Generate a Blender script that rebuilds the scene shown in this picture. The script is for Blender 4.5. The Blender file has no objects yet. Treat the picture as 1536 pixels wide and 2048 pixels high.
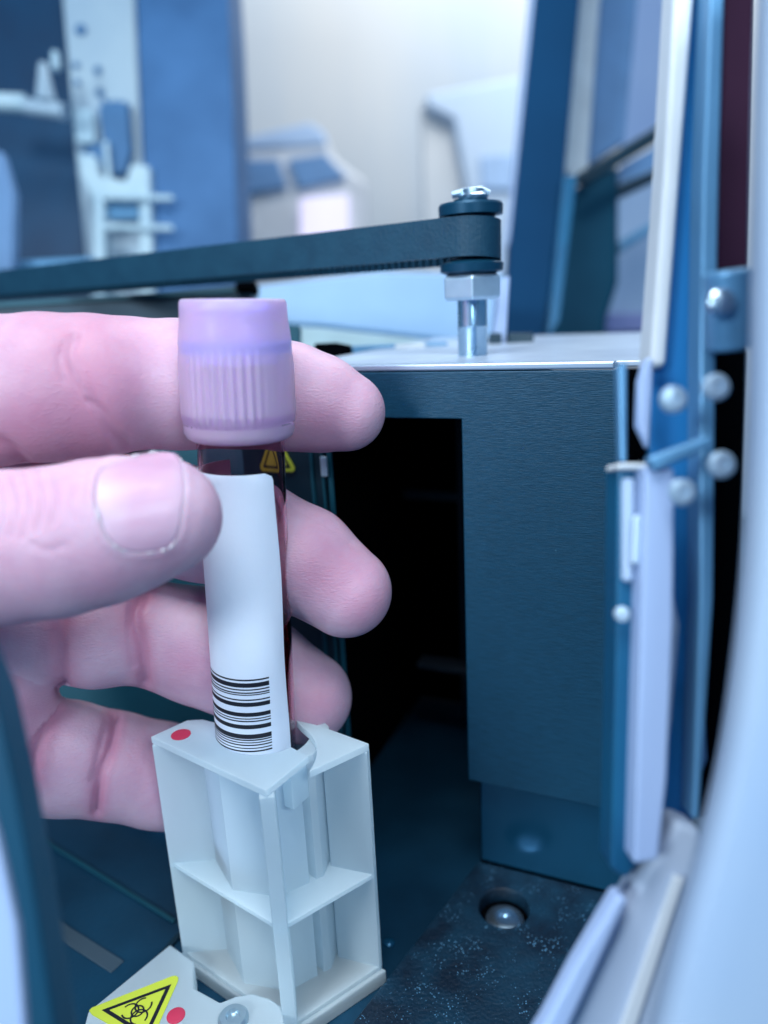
import bpy, bmesh, math, random
import numpy as np
from mathutils import Vector, Matrix
random.seed(7); np.random.seed(7)
scene = bpy.context.scene
COL = scene.collection
S = 0.01                                   # everything below is written in centimetres
H = 11.8                                   # camera height above the machine floor

# ------------------------------------------------------------------ camera
FP = 1500.0                                # focal length in photo pixels
PITCH, ROLL = math.radians(15.5), math.radians(2.8)
F = np.array([0, math.cos(PITCH), -math.sin(PITCH)])
U0 = np.array([0, math.sin(PITCH), math.cos(PITCH)]); X0 = np.array([1., 0, 0])
R = math.cos(ROLL)*X0 - math.sin(ROLL)*U0
U = math.sin(ROLL)*X0 + math.cos(ROLL)*U0
EYE = np.array([0, 0, H])
cam_d = bpy.data.cameras.new('camera'); cam = bpy.data.objects.new('camera', cam_d); COL.objects.link(cam)
cam_d.sensor_fit = 'HORIZONTAL'; cam_d.sensor_width = 36; cam_d.lens = FP*36/1536
cam_d.clip_start = 0.002; cam_d.clip_end = 50
M = Matrix.Identity(4)
for i in range(3):
    M[i][0], M[i][1], M[i][2], M[i][3] = R[i], U[i], -F[i], EYE[i]*S
cam.matrix_world = M
cam_d.dof.use_dof = True; cam_d.dof.focus_distance = 0.122; cam_d.dof.aperture_fstop = 11.3
scene.camera = cam

# ------------------------------------------------------------------ world, lamps, exposure
w = bpy.data.worlds.new('World'); scene.world = w; w.use_nodes = True
w.node_tree.nodes['Background'].inputs[0].default_value = (0.17, 0.52, 1.0, 1)
w.node_tree.nodes['Background'].inputs[1].default_value = 0.34
scene.view_settings.view_transform = 'Standard'; scene.view_settings.look = 'None'
scene.view_settings.exposure = 0; scene.view_settings.gamma = 1
def area(name, loc, target, size, power, color):
    l = bpy.data.lights.new(name, 'AREA'); l.shape = 'RECTANGLE'; l.size, l.size_y = size[0]*S, size[1]*S
    l.energy = power; l.color = color
    o = bpy.data.objects.new(name, l); COL.objects.link(o); o.location = Vector(loc)*S
    o.rotation_euler = (Vector(target)-Vector(loc)).to_track_quat('-Z', 'Y').to_euler()
    return o
area('ceiling_lamp', (-5, -1, 44), (-2, 12, 6), (20, 16), 1.5, (0.92, 0.97, 1.0))
area('wall_fill', (25, 60, 75), (5, 92, 25), (50, 20), 5.6, (0.96, 0.97, 0.96))  # added unseen light that brightens the background wall
area('front_fill', (13, -15, 26), (-1, 12, 7), (13, 10), .66, (0.76, 0.92, 1.0))  # added front light to brighten the label, source unseen
area('side_lamp', (-50, -48, 41), (2, 13, 9), (17, 17), 4.0, (0.82, 0.94, 1.0))

# ------------------------------------------------------------------ projection helpers (photo pixel + depth -> place)
def P(px, py, D): return EYE + D*(F + R*(px-768)/FP - U*(py-1024)/FP)
def ray(px, py):
    return F + R*(px-768)/FP - U*(py-1024)/FP
def G(px, py, z):
    d = ray(px, py); return EYE + d*((z-H)/d[2])
def PL(px, py, p0, n):
    d = ray(px, py); return EYE + d*(np.dot(p0-EYE, n)/np.dot(d, n))

# ------------------------------------------------------------------ materials
def mat(name, col, rough=.5, metal=0., col2=None, nscale=60, bump=0., bscale=400, stretch=(1, 1, 1), spec=.5,
        sss=0., sssr=(1, .5, .4), ssss=.003, trans=0., ior=1.45, rvar=.08, alpha=1., coat=0., emit=None, estr=0, speck=None, thr=.5):
    m = bpy.data.materials.new(name); m.use_nodes = True; nt = m.node_tree; b = nt.nodes['Principled BSDF']
    tc = nt.nodes.new('ShaderNodeTexCoord'); mp = nt.nodes.new('ShaderNodeMapping'); mp.inputs['Scale'].default_value = stretch
    nt.links.new(tc.outputs['Object'], mp.inputs[0])
    n = nt.nodes.new('ShaderNodeTexNoise'); n.inputs['Scale'].default_value = nscale; n.inputs['Detail'].default_value = 6
    nt.links.new(mp.outputs[0], n.inputs['Vector'])
    mix = nt.nodes.new('ShaderNodeMix'); mix.data_type = 'RGBA'
    c2 = col2 or tuple(c*.86 for c in col)
    mix.inputs[6].default_value = (*col, 1); mix.inputs[7].default_value = (*c2, 1)
    cr = nt.nodes.new('ShaderNodeMapRange'); cr.inputs[1].default_value = .35; cr.inputs[2].default_value = .65
    nt.links.new(n.outputs['Fac'], cr.inputs[0]); nt.links.new(cr.outputs[0], mix.inputs[0])
    last = mix.outputs[2]
    if speck:                                # pale dust specks on the surface: (colour, scale, radius)
        v = nt.nodes.new('ShaderNodeTexVoronoi'); v.inputs['Scale'].default_value = speck[1]
        nt.links.new(tc.outputs['Object'], v.inputs['Vector'])
        n2 = nt.nodes.new('ShaderNodeTexNoise'); n2.inputs['Scale'].default_value = speck[1]*.13; n2.inputs['Detail'].default_value = 4
        nt.links.new(tc.outputs['Object'], n2.inputs['Vector'])
        mm = nt.nodes.new('ShaderNodeMapRange'); mm.inputs[1].default_value = .36; mm.inputs[2].default_value = .85
        mm.inputs[3].default_value = 0; mm.inputs[4].default_value = speck[2]
        nt.links.new(n2.outputs['Fac'], mm.inputs[0])
        lt = nt.nodes.new('ShaderNodeMath'); lt.operation = 'LESS_THAN'
        nt.links.new(v.outputs['Distance'], lt.inputs[0]); nt.links.new(mm.outputs[0], lt.inputs[1])
        m3 = nt.nodes.new('ShaderNodeMix'); m3.data_type = 'RGBA'; m3.inputs[7].default_value = (*speck[0], 1)
        nt.links.new(lt.outputs[0], m3.inputs[0]); nt.links.new(last, m3.inputs[6]); last = m3.outputs[2]
    nt.links.new(last, b.inputs['Base Color'])
    rr = nt.nodes.new('ShaderNodeMapRange'); rr.inputs[3].default_value = max(0, rough-rvar); rr.inputs[4].default_value = min(1, rough+rvar)
    nt.links.new(n.outputs['Fac'], rr.inputs[0]); nt.links.new(rr.outputs[0], b.inputs['Roughness'])
    b.inputs['Metallic'].default_value = metal; b.inputs['Specular IOR Level'].default_value = spec
    b.inputs['IOR'].default_value = ior
    b.inputs['Transmission Weight'].default_value = trans; b.inputs['Coat Weight'].default_value = coat
    if sss:
        b.inputs['Subsurface Weight'].default_value = sss; b.inputs['Subsurface Radius'].default_value = sssr
        b.inputs['Subsurface Scale'].default_value = ssss
    if emit:
        b.inputs['Emission Color'].default_value = (*emit, 1); b.inputs['Emission Strength'].default_value = estr
    if bump:
        n3 = nt.nodes.new('ShaderNodeTexNoise'); n3.inputs['Scale'].default_value = bscale; n3.inputs['Detail'].default_value = 4
        nt.links.new(mp.outputs[0], n3.inputs['Vector'])
        bp = nt.nodes.new('ShaderNodeBump'); bp.inputs['Strength'].default_value = bump; bp.inputs['Distance'].default_value = .0004
        nt.links.new(n3.outputs['Fac'], bp.inputs['Height']); nt.links.new(bp.outputs[0], b.inputs['Normal'])
    return m
def lin(r, g, b, k=1.):
    f = lambda c: ((c/255+.055)/1.055)**2.4 if c > 10 else c/255/12.92
    return (f(r)*k, f(g)*k, f(b)*k)

mt = {}
mt['wall'] = mat('wall_paint', (.66, .66, .65), .8, nscale=1.6, col2=(.50, .58, .66), stretch=(3, 1, .7))
mt['floor'] = mat('floor_blue_steel', (.010, .066, .13), .4, .2, nscale=30, col2=(.003, .03, .065), bump=.3, bscale=900)
mt['deck'] = mat('black_anodised_deck', (.006, .036, .070), .42, 0, col2=(.002, .012, .028), nscale=150, bump=.5, bscale=1500, speck=((.10, .26, .42), 1900, .42))
mt['panel'] = mat('dark_brushed_panel', (.008, .066, .130), .42, .15, col2=(.005, .050, .098), nscale=420, stretch=(1, 1, 10), bump=.22, bscale=700, speck=((.05, .17, .27), 260, .07))
mt['panel_edge'] = mat('bare_metal_edge', (.55, .68, .85), .35, .7)
mt['topmetal'] = mat('pale_top_metal', (.55, .66, .80), .35, .3, col2=(.42, .52, .66), nscale=80)
mt['steelblue'] = mat('polished_blue_steel', (.012, .105, .21), .18, .45, col2=(.008, .08, .16), nscale=40)
mt['tealblue'] = mat('teal_blue_metal', (.012, .13, .26), .35, .2, col2=(.008, .09, .20), nscale=40)
mt['black'] = mat('black_parts_and_shade', (.0012, .0016, .0026), .9, 0, spec=.02)  # also paints the shade inside the opening, the recess and the gap
mt['teal'] = mat('teal_plate', (.006, .085, .13), .5, .1, col2=(.004, .065, .10), nscale=30)
mt['jamb'] = mat('dark_blue_jamb', (.008, .035, .06), .4, .2)
mt['glint'] = mat('pale_glint', (.55, .70, .85), .4, .4)
mt['rubber'] = mat('belt_rubber', (.003, .040, .080), .55, 0, col2=(.004, .05, .095), nscale=200, bump=.3, bscale=1500)
mt['pulley'] = mat('dark_pulley_metal', (.006, .06, .12), .38, .4)
mt['chrome'] = mat('bright_steel', (.50, .66, .80), .27, .95, col2=(.38, .54, .68), nscale=120)
mt['nut'] = mat('zinc_nut', (.50, .66, .80), .36, .65, col2=(.42, .56, .7), nscale=200)
mt['rail'] = mat('dark_rail', (.006, .035, .065), .45, .2)
mt['palebody'] = mat('pale_blue_body', (.30, .48, .70), .5, 0, col2=(.24, .40, .62), nscale=20)
mt['paleteal'] = mat('pale_teal_ledge', (.46, .66, .74), .5)
mt['cabinet'] = mat('blue_cabinet_paint', (.045, .165, .38), .6, 0, col2=(.022, .105, .26), nscale=22, bump=.2)
mt['column'] = mat('pale_column_metal', (.42, .55, .64), .45, .1, col2=(.30, .43, .56), nscale=14)
mt['darkback'] = mat('deep_blue_backing', (.001, .060, .15), .5, 0, col2=(.001, .032, .09), nscale=18)
mt['whitepl'] = mat('white_plastic', (.50, .66, .74), .4, 0, col2=(.36, .54, .66), nscale=30)
mt['greyblue'] = mat('greyblue_plastic', (.05, .17, .36), .5)
mt['paleblue'] = mat('pale_blue_case', (.42, .54, .72), .5, col2=(.36, .50, .72), nscale=5)
mt['duskblue'] = mat('dusky_blue_case', (.13, .27, .50), .5)
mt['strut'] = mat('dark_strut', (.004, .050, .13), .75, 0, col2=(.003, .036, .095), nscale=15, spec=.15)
mt['blue'] = mat('saturated_blue_paint', (.020, .20, .50), .35, .1, col2=(.014, .15, .40), nscale=15)
mt['midblue'] = mat('mid_blue_metal', (.11, .29, .50), .35, .3)
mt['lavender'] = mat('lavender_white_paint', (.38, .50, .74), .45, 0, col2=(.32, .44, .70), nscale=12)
mt['offwhite'] = mat('offwhite_paint', (.62, .68, .74), .5)
mt['maroon'] = mat('dark_maroon_paint', (.035, .009, .030), .7, spec=.15)
mt['cover'] = mat('pale_blue_cover', (.24, .35, .54), .5, 0, col2=(.36, .43, .50), nscale=9)
mt['cover2'] = mat('pale_grey_rail', (.36, .46, .64), .5, 0, col2=(.48, .55, .64), nscale=10)
mt['tealbar'] = mat('teal_bar', (.003, .055, .11), .5)
mt['rack'] = None
mt['red'] = mat('red_dot_paint', (.62, .04, .10), .5)
mt['yellow'] = mat('yellow_vinyl', (.62, .70, .06), .45, col2=(.52, .62, .06))
mt['ink'] = mat('black_ink', (.008, .010, .02), .5)
mt['label'] = mat('white_paper_label', (.82, .86, 1.0), .6, 0, col2=(.79, .83, .98), nscale=120, bump=.08, bscale=900, sss=.15, ssss=.001)
mt['glass'] = mat('clear_tube_plastic', (.80, .60, .68), .03, 0, trans=1., ior=1.2, rvar=.01, col2=(.76, .54, .63))
mt['blood'] = mat('dark_blood', (.10, .002, .006), .15, 0, col2=(.08, .001, .004), coat=.3)
mt['stopper'] = mat('stopper_rubber', (.12, .22, .90), .55)
mt['skinline'] = mat('dry_cuticle', (.66, .54, .60), .6, sss=.3)
mt['screen'] = mat('lit_screen', (.5, .5, .6), .3, emit=(.80, .72, 1.0), estr=.75)

def cap_material():
    m = bpy.data.materials.new('lavender_cap_plastic'); m.use_nodes = True; nt = m.node_tree; b = nt.nodes['Principled BSDF']
    tc = nt.nodes.new('ShaderNodeTexCoord'); n = nt.nodes.new('ShaderNodeTexNoise'); n.inputs['Scale'].default_value = 90
    nt.links.new(tc.outputs['Object'], n.inputs['Vector'])
    mix = nt.nodes.new('ShaderNodeMix'); mix.data_type = 'RGBA'; mix.inputs[6].default_value = (.93, .71, 1, 1); mix.inputs[7].default_value = (.89, .66, 1, 1)
    nt.links.new(n.outputs['Fac'], mix.inputs[0]); nt.links.new(mix.outputs[2], b.inputs['Base Color'])
    b.inputs['Roughness'].default_value = .34
    b.inputs['Transmission Weight'].default_value = .62; b.inputs['IOR'].default_value = 1.3
    b.inputs['Subsurface Weight'].default_value = .6; b.inputs['Subsurface Radius'].default_value = (1, .8, 1.2); b.inputs['Subsurface Scale'].default_value = .002
    return m
mt['cap'] = cap_material()

def milky_material():
    m = bpy.data.materials.new('milky_rack_plastic'); m.use_nodes = True; nt = m.node_tree; b = nt.nodes['Principled BSDF']; L = nt.links.new
    tc = nt.nodes.new('ShaderNodeTexCoord'); n = nt.nodes.new('ShaderNodeTexNoise'); n.inputs['Scale'].default_value = 110; n.inputs['Detail'].default_value = 7
    L(tc.outputs['Object'], n.inputs['Vector'])
    mix = nt.nodes.new('ShaderNodeMix'); mix.data_type = 'RGBA'; mix.inputs[6].default_value = (.86, .95, .99, 1); mix.inputs[7].default_value = (.80, .91, .97, 1)
    L(n.outputs['Fac'], mix.inputs[0]); L(mix.outputs[2], b.inputs['Base Color'])
    b.inputs['Roughness'].default_value = .42
    n2 = nt.nodes.new('ShaderNodeTexNoise'); n2.inputs['Scale'].default_value = 900; L(tc.outputs['Object'], n2.inputs['Vector'])
    bp = nt.nodes.new('ShaderNodeBump'); bp.inputs['Strength'].default_value = .15; bp.inputs['Distance'].default_value = .0002
    L(n2.outputs['Fac'], bp.inputs['Height']); L(bp.outputs[0], b.inputs['Normal'])
    t = nt.nodes.new('ShaderNodeBsdfTranslucent'); t.inputs['Color'].default_value = (.88, .96, 1.0, 1)
    ms = nt.nodes.new('ShaderNodeMixShader'); ms.inputs[0].default_value = .62
    L(b.outputs[0], ms.inputs[1]); L(t.outputs[0], ms.inputs[2]); L(ms.outputs[0], nt.nodes['Material Output'].inputs['Surface'])
    return m
mt['rack'] = milky_material()
def skin_material():
    m = bpy.data.materials.new('skin'); m.use_nodes = True; nt = m.node_tree; b = nt.nodes['Principled BSDF']; L = nt.links.new
    tc = nt.nodes.new('ShaderNodeTexCoord')
    n = nt.nodes.new('ShaderNodeTexNoise'); n.inputs['Scale'].default_value = 95; n.inputs['Detail'].default_value = 8; n.inputs['Roughness'].default_value = .6
    L(tc.outputs['Object'], n.inputs['Vector'])
    mr = nt.nodes.new('ShaderNodeMapRange'); mr.inputs[1].default_value = .33; mr.inputs[2].default_value = .68; L(n.outputs['Fac'], mr.inputs[0])
    mix = nt.nodes.new('ShaderNodeMix'); mix.data_type = 'RGBA'
    mix.inputs[6].default_value = (.62, .43, .54, 1); mix.inputs[7].default_value = (.54, .32, .44, 1); L(mr.outputs[0], mix.inputs[0])
    at = nt.nodes.new('ShaderNodeAttribute'); at.attribute_name = 'redness'
    m2 = nt.nodes.new('ShaderNodeMix'); m2.data_type = 'RGBA'; m2.inputs[7].default_value = (.45, .14, .25, 1)
    L(at.outputs['Fac'], m2.inputs[0]); L(mix.outputs[2], m2.inputs[6]); L(m2.outputs[2], b.inputs['Base Color'])
    b.inputs['Roughness'].default_value = .48; b.inputs['Specular IOR Level'].default_value = .4
    b.inputs['Subsurface Weight'].default_value = .55; b.inputs['Subsurface Radius'].default_value = (1, .32, .25); b.inputs['Subsurface Scale'].default_value = .0028
    mp = nt.nodes.new('ShaderNodeMapping'); mp.inputs['Rotation'].default_value = (.3, .5, .2); mp.inputs['Scale'].default_value = (1, 1, 2.4); L(tc.outputs['Object'], mp.inputs[0])
    v = nt.nodes.new('ShaderNodeTexVoronoi'); v.feature = 'DISTANCE_TO_EDGE'; v.inputs['Scale'].default_value = 900; L(mp.outputs[0], v.inputs['Vector'])
    n2 = nt.nodes.new('ShaderNodeTexNoise'); n2.inputs['Scale'].default_value = 1300; n2.inputs['Detail'].default_value = 5; L(mp.outputs[0], n2.inputs['Vector'])
    n4 = nt.nodes.new('ShaderNodeTexNoise'); n4.inputs['Scale'].default_value = 230; n4.inputs['Detail'].default_value = 4; L(tc.outputs['Object'], n4.inputs['Vector'])
    ad = nt.nodes.new('ShaderNodeMath'); ad.operation = 'MULTIPLY_ADD'; ad.inputs[1].default_value = .6; L(v.outputs['Distance'], ad.inputs[0]); L(n2.outputs['Fac'], ad.inputs[2])
    ad2 = nt.nodes.new('ShaderNodeMath'); ad2.operation = 'MULTIPLY_ADD'; ad2.inputs[1].default_value = .9; L(n4.outputs['Fac'], ad2.inputs[0]); L(ad.outputs[0], ad2.inputs[2])
    bp = nt.nodes.new('ShaderNodeBump'); bp.inputs['Strength'].default_value = .5; bp.inputs['Distance'].default_value = .00017
    L(ad2.outputs[0], bp.inputs['Height']); L(bp.outputs[0], b.inputs['Normal'])
    return m
mt['skin'] = skin_material()
def nail_material():
    m = mat('nail_keratin', (.60, .40, .52), .45, 0, col2=(.54, .31, .44), nscale=50, sss=.4, ssss=.0015, coat=.08, bump=.12, bscale=500, stretch=(1, 1, 3))
    nt = m.node_tree; b = nt.nodes['Principled BSDF']; src = b.inputs['Base Color'].links[0].from_socket
    at = nt.nodes.new('ShaderNodeAttribute'); at.attribute_name = 'moon'
    mx = nt.nodes.new('ShaderNodeMix'); mx.data_type = 'RGBA'; mx.inputs[7].default_value = (.74, .64, .74, 1)
    nt.links.new(at.outputs['Fac'], mx.inputs[0]); nt.links.new(src, mx.inputs[6]); nt.links.new(mx.outputs[2], b.inputs['Base Color'])
    return m
mt['nail'] = nail_material()

# ------------------------------------------------------------------ mesh helpers
def tag(o, label=None, cat=None, group=None, kind=None):
    if label: o['label'] = label
    if cat: o['category'] = cat
    if group: o['group'] = group
    if kind: o['kind'] = kind
    return o
def thing(name, base, label, cat, group=None):
    o = bpy.data.objects.new(name, None); COL.objects.link(o); o.location = Vector(base)*S; o.empty_display_size = .01
    return tag(o, label, cat, group)
def root_loc(o):
    while o.parent: o = o.parent
    return np.array(o.location)
class MB:
    def __init__(s): s.v = []; s.f = []
    def add(s, vs, fs):
        k = len(s.v); s.v += [tuple(map(float, v)) for v in vs]; s.f += [tuple(i+k for i in f) for f in fs]; return s
    def extrude(s, pts, vec):                       # planar outline pushed along vec
        n = len(pts); vec = np.array(vec, float); top = [np.array(p, float) for p in pts]; bot = [p+vec for p in top]
        s.add(top+bot, [tuple(range(n)), tuple(range(2*n-1, n-1, -1))] + [(i, i+n, (i+1) % n+n, (i+1) % n) for i in range(n)]); return s
    def box(s, o, a, b, c):
        o, a, b, c = [np.array(x, float) for x in (o, a, b, c)]
        return s.extrude([o, o+a, o+a+b, o+b], c)
    def tube(s, pts, rads, n=24, caps=True):
        pts = [np.array(p, float) for p in pts]
        if not hasattr(rads, '__len__'): rads = [rads]*len(pts)
        ref = None; rings = []
        for i, p in enumerate(pts):
            d = pts[min(i+1, len(pts)-1)]-pts[max(i-1, 0)]; d = d/np.linalg.norm(d)
            if ref is None: ref = np.cross(d, [0, 0, 1.]) if abs(d[2]) < .9 else np.cross(d, [1., 0, 0])
            e1 = ref-d*np.dot(ref, d); e1 /= np.linalg.norm(e1); e2 = np.cross(d, e1); ref = e1
            rings.append([p+rads[i]*(math.cos(t)*e1+math.sin(t)*e2) for t in np.linspace(0, 2*math.pi, n, endpoint=False)])
        vs = [v for r in rings for v in r]; fs = []
        for k in range(len(rings)-1):
            for i in range(n):
                j = (i+1) % n; fs.append((k*n+i, k*n+j, (k+1)*n+j, (k+1)*n+i))
        if caps: fs.append(tuple(range(n-1, -1, -1))); fs.append(tuple(range((len(rings)-1)*n, len(rings)*n)))
        return s.add(vs, fs)
    def lathe(s, o, ax, prof, n=48, e1=None, rf=None, closed=False):      # prof: list of (height, radius)
        o = np.array(o, float); ax = np.array(ax, float); ax /= np.linalg.norm(ax)
        e1 = np.array([1., 0, 0]) if e1 is None else e1; e1 = e1-ax*np.dot(e1, ax); e1 /= np.linalg.norm(e1); e2 = np.cross(ax, e1)
        vs = []; fs = []; m = len(prof)
        for k, (h, r) in enumerate(prof):
            for t in np.linspace(0, 2*math.pi, n, endpoint=False):
                rr = r if rf is None else r+rf(t, h, k)
                vs.append(o+ax*h+rr*(math.cos(t)*e1+math.sin(t)*e2))
        for k in range(m-1 if not closed else m):
            k2 = (k+1) % m
            for i in range(n):
                j = (i+1) % n; fs.append((k*n+i, k*n+j, k2*n+j, k2*n+i))
        if not closed:
            if prof[0][1] > 1e-4: fs.append(tuple(range(n-1, -1, -1)))
            if prof[-1][1] > 1e-4: fs.append(tuple(range((m-1)*n, m*n)))
        return s.add(vs, fs)
    def build(s, name, m, parent=None, bevel=0, seg=2, smooth=True, ang=.6, base=None):
        vs = np.array(s.v)*S
        if parent is not None: off = root_loc(parent)
        else:
            off = np.array([(vs[:, 0].min()+vs[:, 0].max())/2, (vs[:, 1].min()+vs[:, 1].max())/2, vs[:, 2].min()]) if base is None else np.array(base)*S
        me = bpy.data.meshes.new(name); me.from_pydata([tuple(v) for v in vs-off], [], s.f)
        bm = bmesh.new(); bm.from_mesh(me); bmesh.ops.remove_doubles(bm, verts=bm.verts, dist=1e-7)
        bmesh.ops.recalc_face_normals(bm, faces=bm.faces); bm.to_mesh(me); bm.free()
        me.materials.append(m)
        if smooth:
            me.shade_smooth(); me.set_sharp_from_angle(angle=ang)
        o = bpy.data.objects.new(name, me); COL.objects.link(o)
        if parent is not None: o.parent = parent
        else: o.location = off
        if bevel:
            b = o.modifiers.new('bevel', 'BEVEL'); b.width = bevel*S; b.segments = seg; b.limit_method = 'ANGLE'; b.angle_limit = .6
            if smooth: b.harden_normals = True
        return o
def curve_pts(ctrl, n=8):
    out = []; c = [np.array(p, float) for p in ctrl]; c = [2*c[0]-c[1]]+c+[2*c[-1]-c[-2]]
    for i in range(1, len(c)-2):
        for t in np.linspace(0, 1, n, endpoint=False):
            out.append(.5*((2*c[i])+(-c[i-1]+c[i+1])*t+(2*c[i-1]-5*c[i]+4*c[i+1]-c[i+2])*t*t+(-c[i-1]+3*c[i]-3*c[i+1]+c[i+2])*t**3))
    out.append(c[-2]); return out
def pix(pts, D):                                    # outline on a plane facing the viewer at depth D (or D per point)
    return [P(x, y, D if len(q) == 0 else q[0]) for x, y, *q in pts]
def slab(pts, D, t, mb=None):
    k = [i for i, q in enumerate(pts) if q[1] == -80]            # uprights run on well above the picture
    if len(k) == 2 and k[1] == k[0]+1:
        n = len(pts); pts = list(pts)
        for i, j in ((k[0], (k[0]-1) % n), (k[1], (k[1]+1) % n)):
            (x, y), (u, v) = pts[i][:2], pts[j][:2]; f = 560/(v-y); pts[i] = (x-(u-x)*f, y-560)
    mb = mb or MB(); return mb.extrude(pix(pts, D), F*t)

# ------------------------------------------------------------------ setting
mb = MB().box((-150, -60, -80), (300, 0, 0), (0, 170, 0), (0, 0, -1))
tag(mb.build('ground', mt['darkback']), kind='structure')
mb = MB().box((-160, 95, -80), (320, 0, 0), (0, 2, 0), (0, 0, 220))
tag(mb.build('wall', mt['wall']), kind='structure')
mb = MB().box((-22, -1.5, -.6), (44, 0, 0), (0, 40, 0), (0, 0, .6))
tag(mb.build('machine_floor', mt['floor']), kind='structure')

# ------------------------------------------------------------------ housing with the dark opening
blkL, blkR = G(970, 1722, .32), G(1243, 1790, .32)
hd = blkR-blkL; hd[2] = 0; hd /= np.linalg.norm(hd)                # along the front, to the right
hn = np.array([hd[1], -hd[0], 0]);                                  # towards the viewer
if hn[1] > 0: hn = -hn
Z = np.array([0, 0, 1.])
p0 = blkL+hn*.35                                                    # plane of the front panel
def FPx(px, py, off=0.): return PL(px, py, p0+hn*off, hn)
tl = FPx(922, 838); ztop = FPx(940, 743)[2]; zopen = tl[2]
xl = np.dot(FPx(930, 1200)-p0, hd); xr = np.dot(FPx(1228, 1200)-p0, hd)
zbot = FPx(938, 1560)[2]; xleft = np.dot(FPx(560, 800)-p0, hd)
def HP(x, z, d=0.): q = p0+hd*x+hn*d; return np.array([q[0], q[1], z])
housing = thing('machine_housing', HP(0, 0), 'dark blue brushed sheet metal housing with a black rectangular opening beside the hand', 'machine housing')
pts = [HP(xleft, ztop), HP(xr-.12, ztop), HP(xr, ztop-.12), HP(xr, zbot), HP(xl, zbot), HP(xl, zopen), HP(xleft, zopen)]
MB().extrude(pts, -hn*.12).build('front_panel', mt['panel'], housing, bevel=.02)
# bright folded rim at the top and down the right edge
MB().extrude([HP(xleft, ztop+.012, -.01), HP(xr-.12, ztop+.012, -.01), HP(xr-.12, ztop+.14, -.01), HP(xleft, ztop+.14, -.01)], -hn*.3).build('rim', mt['panel_edge'], housing, bevel=.04)
MB().extrude([HP(xr+.004, zbot, .0), HP(xr+.055, zbot, 0), HP(xr+.055, ztop-.1, 0), HP(xr+.004, ztop-.1, 0)], -hn*.4).build('side_rim', mt['panel_edge' if False else 'midblue'], housing, bevel=.02)
MB().box(HP(xleft, ztop+.02, -.32), hd*(xr-xleft+.35), -hn*9, Z*.1).build('top_plate', mt['topmetal'], housing, bevel=.03)
# block of polished steel that carries the panel
MB().extrude([HP(xl+.14, .324, -.35), HP(xr+.95, .324, -.35), HP(xr+.95, zbot+1.2, -.35), HP(xl+.14, zbot+1.2, -.35)], -hn*4).build('carrier_block', mt['steelblue'], housing, bevel=.03)
# lining of the opening, near black in place of its missing light
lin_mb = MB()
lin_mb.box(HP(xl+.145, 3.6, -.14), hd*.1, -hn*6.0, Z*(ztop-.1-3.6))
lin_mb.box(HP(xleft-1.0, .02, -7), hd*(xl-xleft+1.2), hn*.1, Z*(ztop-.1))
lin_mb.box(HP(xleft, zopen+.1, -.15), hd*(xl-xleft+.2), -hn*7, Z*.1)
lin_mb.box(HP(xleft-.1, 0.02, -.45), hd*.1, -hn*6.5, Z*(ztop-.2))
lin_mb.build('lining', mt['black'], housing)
# inner lower cheek, black to match the unlit inside
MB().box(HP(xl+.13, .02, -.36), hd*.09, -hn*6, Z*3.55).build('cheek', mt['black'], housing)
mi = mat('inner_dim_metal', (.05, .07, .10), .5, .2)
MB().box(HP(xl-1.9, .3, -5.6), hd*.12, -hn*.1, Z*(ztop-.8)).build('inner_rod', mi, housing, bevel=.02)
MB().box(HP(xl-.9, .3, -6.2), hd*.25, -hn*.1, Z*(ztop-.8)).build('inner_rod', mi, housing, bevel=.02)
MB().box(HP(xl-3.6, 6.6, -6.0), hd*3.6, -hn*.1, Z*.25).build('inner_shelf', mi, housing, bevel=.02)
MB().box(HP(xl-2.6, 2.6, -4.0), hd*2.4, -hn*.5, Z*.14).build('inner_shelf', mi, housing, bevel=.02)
# left jamb of the opening, with its strips
jx = np.dot(FPx(612, 1100)-p0, hd); jx2 = np.dot(FPx(682, 1100)-p0, hd)
jm = MB().box(HP(jx-1.4, 0.02, -.13), hd*(jx2-jx+1.1), -hn*.3, Z*(zopen-.02-.02)); jm.build('left_jamb', mt['jamb'], housing, bevel=.03)
for a, b in ((.18, .07), (.42, .05), (.56, .1)):
    MB().box(HP(jx+(jx2-jx)*a*1.3, .3, -.12), hd*b, hn*.05, Z*(zopen-.5)).build('jamb_strip', mt['teal'], housing, bevel=.01)
g = FPx(650, 930, .0)
MB().box(g-hd*.07-Z*.22, hd*.14, hn*.08, Z*.4).build('clip', mt['glint'], housing, bevel=.03)  # pale block stands in for a bright glint on the jamb
# black box right of the panel, standing for shade in a recess
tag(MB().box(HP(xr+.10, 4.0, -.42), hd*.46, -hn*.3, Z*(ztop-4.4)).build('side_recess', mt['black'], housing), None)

# yellow warning sticker on the jamb (mostly behind the tube)
def tri(c, ax, ay, r, rot=0, rnd=.18, n=5):
    pts = []
    cs = [(math.cos(a), math.sin(a)) for a in (math.pi/2+rot, math.pi/2+rot+2.0944, math.pi/2+rot+4.1888)]
    for k, (x, y) in enumerate(cs):
        a0 = math.pi/2+rot+2.0944*k
        for q in np.linspace(-1.047, 1.047, n):
            pts.append(c+ax*((x*(1-rnd)+math.cos(a0+q)*rnd)*r)+ay*((y*(1-rnd)+math.sin(a0+q)*rnd)*r))
    return pts
c = FPx(556, 918, -.10); st = MB().extrude(tri(c, hd, Z, .42), hn*.02).build('warning_sticker', mt['yellow'], housing)
ring = tri(c+hn*.024, hd, Z, .32, rnd=.1); ring2 = tri(c+hn*.024, hd, Z, .23, rnd=.1)
q = MB(); n = len(ring)
q.add(ring+ring2, [(i, (i+1) % n, n+(i+1) % n, n+i) for i in range(n)]).build('triangle', mt['ink'], st)

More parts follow.
